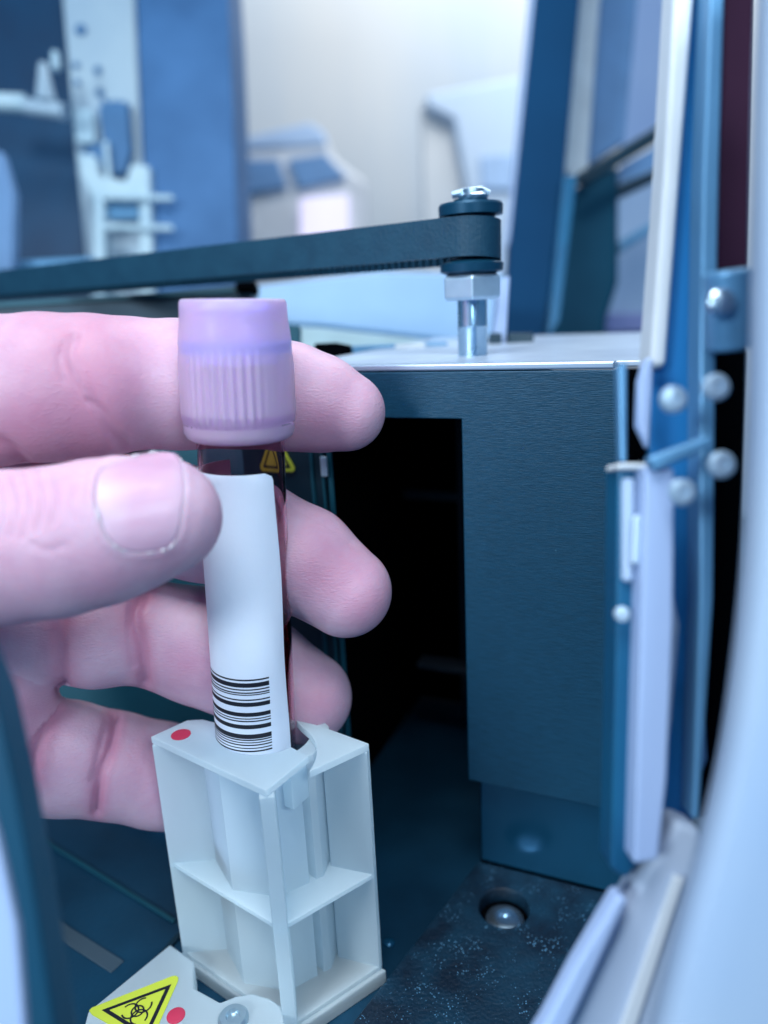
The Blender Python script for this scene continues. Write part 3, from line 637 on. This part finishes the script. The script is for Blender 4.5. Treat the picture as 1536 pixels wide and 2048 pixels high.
MB().lathe(sc2+Z*.002, Z, [(0, .25), (.05, .25), (.10, .21), (.10, .12), (.03, .10), (.03, 0)], 40).build('screw', mat('dull_steel', (.50, .62, .70), .3, .8), bpm)

# ------------------------------------------------------------------ blood tube
tb = G(512.5, 1456, zt)                                            # axis where it enters the rack
# top of cap on the axis
dt = ray(466, 598); ytop = tb[1]+.02; tt = EYE+dt*(ytop/dt[1])
tax = tt-tb; tl_ = np.linalg.norm(tax); tax /= tl_
e_cam = -np.array([tb[0], tb[1]+0., 0]); e_cam /= np.linalg.norm(e_cam)   # horizontal, towards the viewer
tube = thing('blood_tube', tb-tax*3.6, 'capped blood sample tube with lavender cap and white barcode label held over the rack', 'sample tube')
def hgt(px, py):                                                 # height along the tube axis of a pixel row
    d = ray(px, py); y = tb[1]
    q = EYE+d*(y/d[1]); return np.dot(q-tb, tax)
def fhgt(py, rad, px=490):                                        # same on the front of a cylinder of that radius
    d = ray(px, py); q = EYE+d*((tb[1]-rad)/d[1]); return np.dot(q-tb, tax)
Rt = .668
zl = -3.6
gl = [(zl+.0, .0), (zl+.03, .25), (zl+.15, .46), (zl+.38, .60), (zl+.65, Rt), (tl_-.9, Rt), (tl_-.9, Rt-.04), (zl+.7, Rt-.04), (zl+.42, .565), (zl+.2, .40), (zl+.1, .0)]
MB().lathe(tb, tax, gl, 64, e1=e_cam).build('tube_body', mt['glass'], tube, ang=1.0)
hb = hgt(585, 1235)
MB().lathe(tb, tax, [(zl+.12, 0), (zl+.22, .38), (zl+.44, .55), (zl+.72, Rt-.043), (hb, Rt-.043), (hb-.02, Rt-.08), (hb-.02, 0)], 64, e1=e_cam).build('blood', mt['blood'], tube)
# lavender cap: hollow shell with grip ribs
hcap0, hcap1 = fhgt(897, .8), tl_
wcap = hcap1-hcap0
def hc_(py, r=.78): return fhgt(py, r)
prof = [(hcap0, .60), (hcap0+.015, .73), (hcap0+.06, .80), (hcap0+.14, .838), (hcap0+.25, .838), (hcap0+.30, .846), (hcap0+.42, .845)]
n_r0 = len(prof)
for k in np.linspace(0, 1, 14): prof.append((hc_(868)+.06+k*(hc_(700)-hc_(868)-.06), .843-.013*k))
n_r1 = len(prof)
prof += [(hc_(690), .832), (hc_(665), .815), (hc_(645), .793), (hc_(620), .784), (hcap1-.06, .779), (hcap1-.015, .762), (hcap1, .735)]
inner = [(hcap1-.03, .60), (hcap1-.10, .56), (hcap1-.75, .60), (hcap1-.78, .70), (hcap0+.30, .70), (hcap0+.1, .675)]
prof_all = prof+inner
def ribf(t, h, k):
    if n_r0 <= k < n_r1:
        tt_ = (t+math.pi) % (2*math.pi)-math.pi
        env = min(1, (k-n_r0)/1.5)*min(1, (n_r1-1-k)/2.5)
        e2 = 1/(1+math.exp((abs(tt_+.30)-.62)*14))
        e3 = 1/(1+math.exp((abs(abs(tt_)-2.2)-.7)*14))
        return env*max(e2, e3)*.034*(math.sin(tt_*40)*.5+.5)
    return 0
capo = MB().lathe(tb, tax, prof_all, 640, e1=e_cam, rf=ribf, closed=True).build('cap', mt['cap'], tube, ang=1.2)
MB().lathe(tb, tax, [(hcap1-1.75, .45), (hcap1-1.70, .555), (hcap1-.95, .56), (hcap1-.93, .675), (hcap1-.62, .675), (hcap1-.60, .55), (hcap1-.16, .54), (hcap1-.13, .45)], 64, e1=e_cam).build('stopper', mt['stopper'], tube, bevel=.02)
# label wrapped round the tube
e2_ = np.cross(tax, e_cam)                                         # positive angle towards the viewer's right?
sgn = 1 if np.dot(e2_, R) > 0 else -1
def cyl(a, h, r): return tb+tax*h+r*(math.cos(a)*e_cam+sgn*math.sin(a)*e2_)
hl1 = fhgt(952, .66); hl0 = fhgt(1497, .66)-2.2; RL = Rt+.006; th = .012
aR = math.radians(56); aL = math.radians(-165)
cell = []; na, nh = 90, 120
hs = np.linspace(hl0, hl1, nh); aR = math.radians(55); rc = .14
vs = []; 
for r in (RL+th, RL):
    for i in range(na+1):
        for j in range(nh):
            h = hs[j]; u = i/na
            t_ = hl1-h
            ar = aR-.02*math.sin(h*1.7)-(0.26*max(0, (h-hl0)/(hl1-hl0)))
            if t_ < rc: ar -= (rc-math.sqrt(max(0, rc*rc-(rc-t_)**2)))/RL
            a = aL+(ar-aL)*u; lift = .018*math.exp(-((u-1)/.04)**2)*(.5+.5*math.sin(h*2.3+1))
            vs.append(cyl(a, h, r+lift))
N1 = (na+1)*nh; fs = []
for i in range(na):
    for j in range(nh-1):
        a = i*nh+j; fs.append((a, a+nh, a+nh+1, a+1)); fs.append((N1+a, N1+a+1, N1+a+nh+1, N1+a+nh))
for j in range(nh-1):
    fs.append((j, j+1, N1+j+1, N1+j)); a = na*nh+j; fs.append((a, N1+a, N1+a+1, a+1))
for i in range(na):
    a = i*nh; fs.append((a, N1+a, N1+a+nh, a+nh)); a += nh-1; fs.append((a, a+nh, N1+a+nh, N1+a))
labo = MB().add(vs, fs).build('label', mt['label'], tube, ang=1.0)
# ladder barcode, top to bottom: (pixel row of the bar's centre at its right end, thickness in pixels)
bars = [(1350, 3), (1360, 8.5), (1369, 2.5), (1375, 2.5), (1379, 2), (1389, 2.5), (1398, 8), (1415, 2), (1418, 7.5), (1426, 2), (1431, 2.5), (1442, 8), (1461, 9), (1468, 2.5), (1473, 2), (1478, 2.5), (1484, 2), (1490, 3)]
bc = MB(); br = RL+th+.003
for y, t in bars:
    h = fhgt(y, .66*.75, 520); hh = t/2*11.9/FP*1.15
    a_s = np.linspace(math.radians(-88), math.radians(19), 40)
    v = []
    for a in a_s:
        for dh in (-hh, hh): v.append(cyl(a, h+dh, br))
    bc.add(v, [(2*i, 2*i+1, 2*i+3, 2*i+2) for i in range(39)])
bc.build('barcode', mt['ink'], labo)

# ------------------------------------------------------------------ the hand (one continuous surface from a distance field)
def chain(pts): return [(P(x, y, D), r*D/FP) for x, y, D, r in pts]
CH = {
 'index': chain([(-330, 850, 11.6, 150), (-180, 810, 11.4, 150), (-20, 782, 11.4, 148), (90, 776, 11.4, 146), (185, 774, 11.6, 142), (255, 768, 11.9, 130), (360, 770, 12.2, 128), (480, 778, 12.6, 118), (580, 794, 12.7, 107), (640, 808, 12.7, 97), (692, 824, 12.7, 79)]),
 'middle': chain([(-330, 1000, 12.2, 150), (-150, 1005, 12.4, 140), (60, 1008, 12.6, 130), (250, 1012, 12.8, 120), (400, 1050, 13.0, 112), (510, 1075, 12.9, 112), (606, 1120, 12.8, 108), (692, 1183, 12.8, 92)]),
 'ring': chain([(-250, 1200, 12.9, 140), (-60, 1215, 13.0, 130), (80, 1240, 13.0, 120), (195, 1262, 13.0, 112), (285, 1262, 13.3, 104), (400, 1290, 13.6, 116), (520, 1345, 13.8, 108), (612, 1395, 13.8, 92)]),
 'little': chain([(-200, 1450, 12.7, 130), (-60, 1490, 12.9, 120), (50, 1512, 13.3, 114), (130, 1516, 13.6, 112), (225, 1530, 13.9, 104), (320, 1550, 14.2, 102), (420, 1575, 14.4, 92), (500, 1590, 14.5, 78)]),
 'thumb': chain([(-420, 1230, 10.9, 220), (-250, 1130, 10.2, 185), (-100, 1105, 9.9, 160), (20, 1094, 9.8, 152), (110, 1085, 9.8, 150), (200, 1064, 9.9, 146), (270, 1046, 10.0, 132), (328, 1033, 10.05, 116)]),
 'palm': chain([(-420, 900, 12.5, 220), (-420, 1100, 12.6, 240), (-400, 1330, 12.8, 230), (-300, 1500, 13.0, 170)]),
 'palm2': chain([(-330, 860, 11.9, 170), (-300, 1050, 12.6, 190), (-240, 1240, 13.0, 190), (-170, 1420, 13.0, 170), (-150, 1500, 12.9, 130)]),
 'palm3': chain([(-60, 1340, 13.1, 130), (-10, 1370, 13.0, 105), (-40, 1480, 12.9, 120)]),
 'wrist': chain([(-420, 1150, 12.6, 260), (-760, 1400, 13.0, 250), (-1000, 1560, 13.3, 260)]),
}
KIN = {k: .10 for k in CH}; KIN['palm'] = KIN['palm2'] = KIN['palm3'] = .5
def smin(a, b, k):
    h = np.clip(k-np.abs(a-b), 0, None)/k
    return np.minimum(a, b)-h*h*k*.25
def seg_d(p, a, ra, b, rb, flat=None):
    ab = b-a; pa = p-a; t = np.clip((pa@ab)/np.dot(ab, ab), 0, 1)
    q = pa-t[..., None]*ab
    if flat is not None:
        ax, k = flat; comp = q@ax; q = q+(comp*(k-1))[..., None]*ax
    return np.sqrt((q*q).sum(-1))-(ra+(rb-ra)*t)
step = .038
allp = np.array([c for ch in CH.values() for c, r in ch]); allr = max(r for ch in CH.values() for c, r in ch)
lo = np.array([(c-r).min(0) if 0 else c-r for ch in CH.values() for c, r in ch]).min(0)-.3
hi = np.array([c+r for ch in CH.values() for c, r in ch]).max(0)+.3
lo[0] = max(lo[0], -9.6)
dims = np.ceil((hi-lo)/step).astype(int)
gx = [lo[i]+step*np.arange(dims[i]) for i in range(3)]
def field(names):
    out = np.full(dims, 1.2, np.float32)
    for nme in names:
        ch = CH[nme]; k = KIN[nme]
        for (a, ra), (b, rb) in zip(ch[:-1], ch[1:]):
            m = max(ra, rb)+.75
            i0 = np.maximum(((np.minimum(a, b)-m-lo)/step).astype(int), 0); i1 = np.minimum(((np.maximum(a, b)+m-lo)/step).astype(int)+1, dims)
            if (i1 <= i0).any(): continue
            sl = tuple(slice(i0[q], i1[q]) for q in range(3))
            g_ = np.stack(np.meshgrid(*[gx[q][i0[q]:i1[q]] for q in range(3)], indexing='ij'), -1)
            fl = (F, 1.06) if nme != 'thumb' else (F, 1.12)
            d = seg_d(g_, a, ra, b, rb, fl).astype(np.float32)
            out[sl] = smin(out[sl], d, k)
    return out
fld = None
fingers = {k: field([k]) for k in ('index', 'middle', 'ring', 'little', 'thumb')}
palm = field(['palm', 'palm2', 'palm3', 'wrist'])
ff = fingers['index']
for k in ('middle', 'ring', 'little', 'thumb'): ff = smin(ff, fingers[k], .035)
# palm joins softly at the left, tightly further right
fld = smin(ff, palm, .35)
order = ['index', 'middle', 'ring', 'little', 'thumb', 'palm']
own = np.argmin(np.stack([fingers[k] for k in order[:5]]+[palm]), 0)
# ---- surface nets
ins = fld < 0
nx, ny, nz = np.array(fld.shape)-1
cnt = np.zeros((nx, ny, nz), np.float32); acc = np.zeros((nx, ny, nz, 3), np.float32)
corners = [(i, j, k) for i in (0, 1) for j in (0, 1) for k in (0, 1)]
for a in corners:
    for ax_ in range(3):
        if a[ax_] == 1: continue
        b = list(a); b[ax_] = 1
        fa = fld[a[0]:a[0]+nx, a[1]:a[1]+ny, a[2]:a[2]+nz]; fb = fld[b[0]:b[0]+nx, b[1]:b[1]+ny, b[2]:b[2]+nz]
        cr = (fa < 0) != (fb < 0); idx = np.nonzero(cr)
        t = fa[idx]/(fa[idx]-fb[idx]); pos = np.tile(np.array(a, np.float32), (len(t), 1)); pos[:, ax_] = t
        cnt[idx] += 1; acc[idx] += pos
act = np.nonzero(cnt > 0); vid = -np.ones((nx, ny, nz), np.int64); vid[act] = np.arange(len(act[0]))
V = (acc[act]/cnt[act][:, None]+np.stack(act, -1))*step+lo
own_v = own[act]
quads = []
for ax_ in range(3):
    o1, o2 = [(1, 2), (2, 0), (0, 1)][ax_]
    sa = [slice(None)]*3; sb = [slice(None)]*3; sa[ax_] = slice(0, -1); sb[ax_] = slice(1, None)
    A_s, B_s = ins[tuple(sa)], ins[tuple(sb)]
    idx = np.stack(np.nonzero(A_s != B_s), -1)
    ok = (idx[:, o1] > 0) & (idx[:, o2] > 0) & (idx[:, o1] < [nx, ny, nz][o1]) & (idx[:, o2] < [nx, ny, nz][o2]); idx = idx[ok]
    def cell_(d1, d2):
        q = idx.copy(); q[:, o1] -= d1; q[:, o2] -= d2; return vid[q[:, 0], q[:, 1], q[:, 2]]
    qd = np.stack([cell_(1, 1), cell_(0, 1), cell_(0, 0), cell_(1, 0)], -1)
    flip = ~A_s[idx[:, 0], idx[:, 1], idx[:, 2]]; qd[flip] = qd[flip][:, ::-1]
    quads.append(qd)
Q = np.concatenate(quads); Q = Q[(Q >= 0).all(1)]
# smooth
E = np.concatenate([Q[:, [0, 1]], Q[:, [1, 2]], Q[:, [2, 3]], Q[:, [3, 0]]]); E = np.concatenate([E, E[:, ::-1]])
deg = np.bincount(E[:, 0], minlength=len(V)).astype(float)[:, None]
def lap(W):
    s = np.stack([np.bincount(E[:, 0], weights=W[E[:, 1], c], minlength=len(W)) for c in range(W.shape[1])], -1); return s/np.maximum(deg, 1)
for _ in range(7): V = V+.6*(lap(V)-V)
def vnormals(V):
    n_ = np.cross(V[Q[:, 2]]-V[Q[:, 0]], V[Q[:, 3]]-V[Q[:, 1]]); out = np.zeros_like(V)
    for c in range(4):
        for a in range(3): out[:, a] += np.bincount(Q[:, c], weights=n_[:, a], minlength=len(V))
    return out/np.maximum(np.linalg.norm(out, axis=1, keepdims=True), 1e-9)
def topx(V):
    d = V-EYE; z = d@F; return np.stack([768+FP*(d@R)/z, 1024-FP*(d@U)/z], -1), z
N = vnormals(V); px, dep = topx(V); facing = (N*(EYE-V)).sum(1) > 0
red = np.zeros(len(V))
def polydist(q, pl_):
    best = np.full(len(q), 1e9)
    pl_ = np.array(curve_pts(pl_, 6)) if len(pl_) > 2 else np.array(pl_, float)
    for a, b in zip(pl_[:-1], pl_[1:]):
        ab = b-a; t = np.clip(((q-a)@ab)/max(ab@ab, 1e-9), 0, 1); best = np.minimum(best, np.linalg.norm(q-a-t[:, None]*ab, axis=1))
    return best
creases = [  # (finger, curve in the photo's pixels, half width px, depth cm, redness)
 ('index', [(148, 672), (140, 710), (160, 760), (185, 800), (215, 850), (245, 895)], 11, .045, .55),
 ('index', [(150, 700), (170, 750), (180, 850), (190, 920)], 60, .02, .55),
 ('index', [(-10, 880), (25, 900), (60, 940)], 12, .05, .6),
 ('ring', [(285, 1190), (272, 1230), (282, 1290), (290, 1365)], 11, .10, .7),
 ('ring', [(262, 1200), (258, 1260), (268, 1330)], 7, .03, .4),
 ('ring', [(122, 1235), (118, 1290), (128, 1375)], 13, .09, .6),
 ('palm', [(122, 1235), (118, 1290), (128, 1375)], 13, .07, .5),
 ('little', [(232, 1432), (222, 1490), (202, 1550), (192, 1625)], 9, .10, .7),
 ('little', [(215, 1440), (200, 1500), (185, 1560)], 7, .04, .5),
 ('little', [(112, 1420), (80, 1480), (60, 1560)], 12, .06, .7),
 ('thumb', [(18, 955), (30, 1010), (20, 1070)], 6, .035, .2), ('thumb', [(45, 950), (54, 1010), (44, 1075)], 6, .035, .2),
 ('thumb', [(74, 945), (82, 1005), (72, 1060)], 6, .035, .2), ('thumb', [(100, 950), (110, 1000), (104, 1045)], 5, .028, .15), ('thumb', [(140, 975), (136, 1010), (146, 1040)], 5, .022, .1),
 ('thumb', [(-8, 960), (2, 1010), (-6, 1080)], 6, .03, .15), ('thumb', [(60, 1085), (90, 1100), (130, 1090)], 6, .018, .1),
 ('index', [(175, 800), (215, 830), (250, 880)], 6, .025, .3), ('index', [(128, 680), (118, 720), (128, 760)], 6, .02, .2),
 ('middle', [(585, 1015), (640, 1045), (700, 1085)], 6, .012, .1),
]
disp = np.zeros(len(V))
for f_, cv_, w_, d_, rd in creases:
    m = facing & (own_v == order.index(f_)) if f_ != 'ring' else facing & np.isin(own_v, [order.index('ring'), order.index('palm')])
    dd = polydist(px, cv_); g_ = np.exp(-(dd/w_)**2)*m
    disp -= g_*d_; red = np.maximum(red, np.exp(-(dd/(w_*2.2+6))**2)*m*rd)
# soft redder patches on the undersides of finger pads and knuckles
for f_, (cx, cy), r_, rd in (('index', (640, 850), 90, .5), ('index', (60, 850), 110, .55), ('middle', (640, 1150), 80, .5), ('middle', (720, 1220), 60, .35), ('ring', (630, 1400), 60, .45), ('thumb', (330, 1110), 70, .3), ('thumb', (200, 1180), 80, .25), ('little', (280, 1530), 80, .35), ('ring', (360, 1340), 70, .3), ('palm', (40, 1420), 110, .4), ('thumb', (30, 1180), 80, .2)):
    m = facing & (own_v == order.index(f_)); dd = np.linalg.norm(px-np.array([cx, cy]), axis=1)
    red = np.maximum(red, np.exp(-(dd/r_)**2)*m*rd)
# nail bed: shallow recess with a raised fold round it
nail_px = curve_pts([(190, 1000), (196, 955), (216, 930), (270, 914), (335, 906), (360, 922), (368, 970), (362, 1030), (350, 1080), (318, 1100), (255, 1102), (212, 1068), (190, 1000)], 6)
NP = np.array(nail_px)
def inside(q, poly):
    c = np.zeros(len(q), bool); j = len(poly)-1
    for i in range(len(poly)):
        a, b = poly[i], poly[j]
        if a[1] != b[1]:
            c ^= ((a[1] > q[:, 1]) != (b[1] > q[:, 1])) & (q[:, 0] < (b[0]-a[0])*(q[:, 1]-a[1])/(b[1]-a[1])+a[0])
        j = i
    return c
tm = facing & (own_v == order.index('thumb'))
edd = np.full(len(V), 1e9)
edd = polydist(px, [tuple(p) for p in nail_px[::2]]+[tuple(nail_px[-1])]); inn = inside(px, NP)
sd = np.where(inn, -edd, edd)
left = np.clip((300-px[:, 0])/120, 0.35, 1)
disp += tm*(np.where(sd < 0, -.035*np.clip(-sd/6, 0, 1), 0)+left*.035*np.exp(-((sd-9)/8)**2))
disp = lap(disp[:, None])[:, 0]*.5+disp*.5
V0 = V.copy(); V = V+N*disp[:, None]
base = np.array([-8., 12., 0])
hand = bpy.data.meshes.new('hand'); hand.from_pydata([tuple(v) for v in (V-base)*S], [], [tuple(int(i) for i in q) for q in Q]); hand.materials.append(mt['skin']); hand.shade_smooth()
at = hand.attributes.new('redness', 'FLOAT', 'POINT'); at.data.foreach_set('value', red.astype(np.float32))
ho = bpy.data.objects.new('hand', hand); COL.objects.link(ho); ho.location = Vector(base)*S
tag(ho, 'bare left hand reaching in from the left, thumb in front and fingers behind the tube', 'hand')
# ---- nail plate fitted over the thumb surface
sel = tm & (sd < 14); Pn = V0[sel]; Xn = px[sel]
def surf(q):                                                    # depth of the thumb at a pixel, by fitting neighbours
    out = []
    for x, y in q:
        dd = np.linalg.norm(Xn-np.array([x, y]), axis=1); k = np.argsort(dd)[:14]; w_ = np.exp(-(dd[k]/6)**2)+1e-9
        D_ = ((Pn[k]-EYE)@F*w_).sum()/w_.sum(); out.append(P(x, y, D_))
    return np.array(out)
cen = np.array([282, 1008.]); rings = [0.0, .2, .4, .6, .75, .87, .95, 1.0, 1.02]
vs = []; bd_ = NP[::2]; nb = len(bd_)
for r_ in rings:
    q = cen+(bd_-cen)*r_; s_ = surf(q); up_ = (EYE-s_); up_ /= np.linalg.norm(up_, axis=1)[:, None]
    lift = .020*(1-r_**4)-(.0 if r_ <= 1 else .05)
    vs += list(s_+up_*(lift+.005))
vs = [vs[0]]+vs[nb:]
fs = [(0, 1+i, 1+(i+1) % nb) for i in range(nb)]
for k in range(len(rings)-2):
    fs += [(1+k*nb+i, 1+(k+1)*nb+i, 1+(k+1)*nb+(i+1) % nb, 1+k*nb+(i+1) % nb) for i in range(nb)]
nail = MB().add(vs, fs).build('thumbnail', mt['nail'], ho, ang=3)
nv = np.array([v.co[:] for v in nail.data.vertices])/S+base; npx, _ = topx(nv)
dm = np.hypot((npx[:, 0]-192)/48, (npx[:, 1]-1010)/62); at = nail.data.attributes.new('moon', 'FLOAT', 'POINT')
at.data.foreach_set('value', (.30*np.clip(1.6-dm, 0, 1)+.12*np.clip((npx[:, 0]-335)/20, 0, 1)).astype(np.float32))
# dry pale cuticle line round the nail
cut = MB()
def cuticle(a, b, r):
    q = NP[a:b]; s_ = surf(cen+(q-cen)*1.03); up_ = EYE-s_; up_ /= np.linalg.norm(up_, axis=1)[:, None]
    rr = [r*(.15+1.9*random.random()**3) for _ in q]; rr[0] = rr[-1] = .004
    cut.tube(list(s_+up_*.012), rr, 8)
n_ = len(NP)
cuticle(0, 9, .014); cuticle(10, 24, .012); cuticle(26, 46, .012); cuticle(46, 60, .016); cuticle(60, n_, .016)
cut.build('cuticle', mt['skinline'], ho)
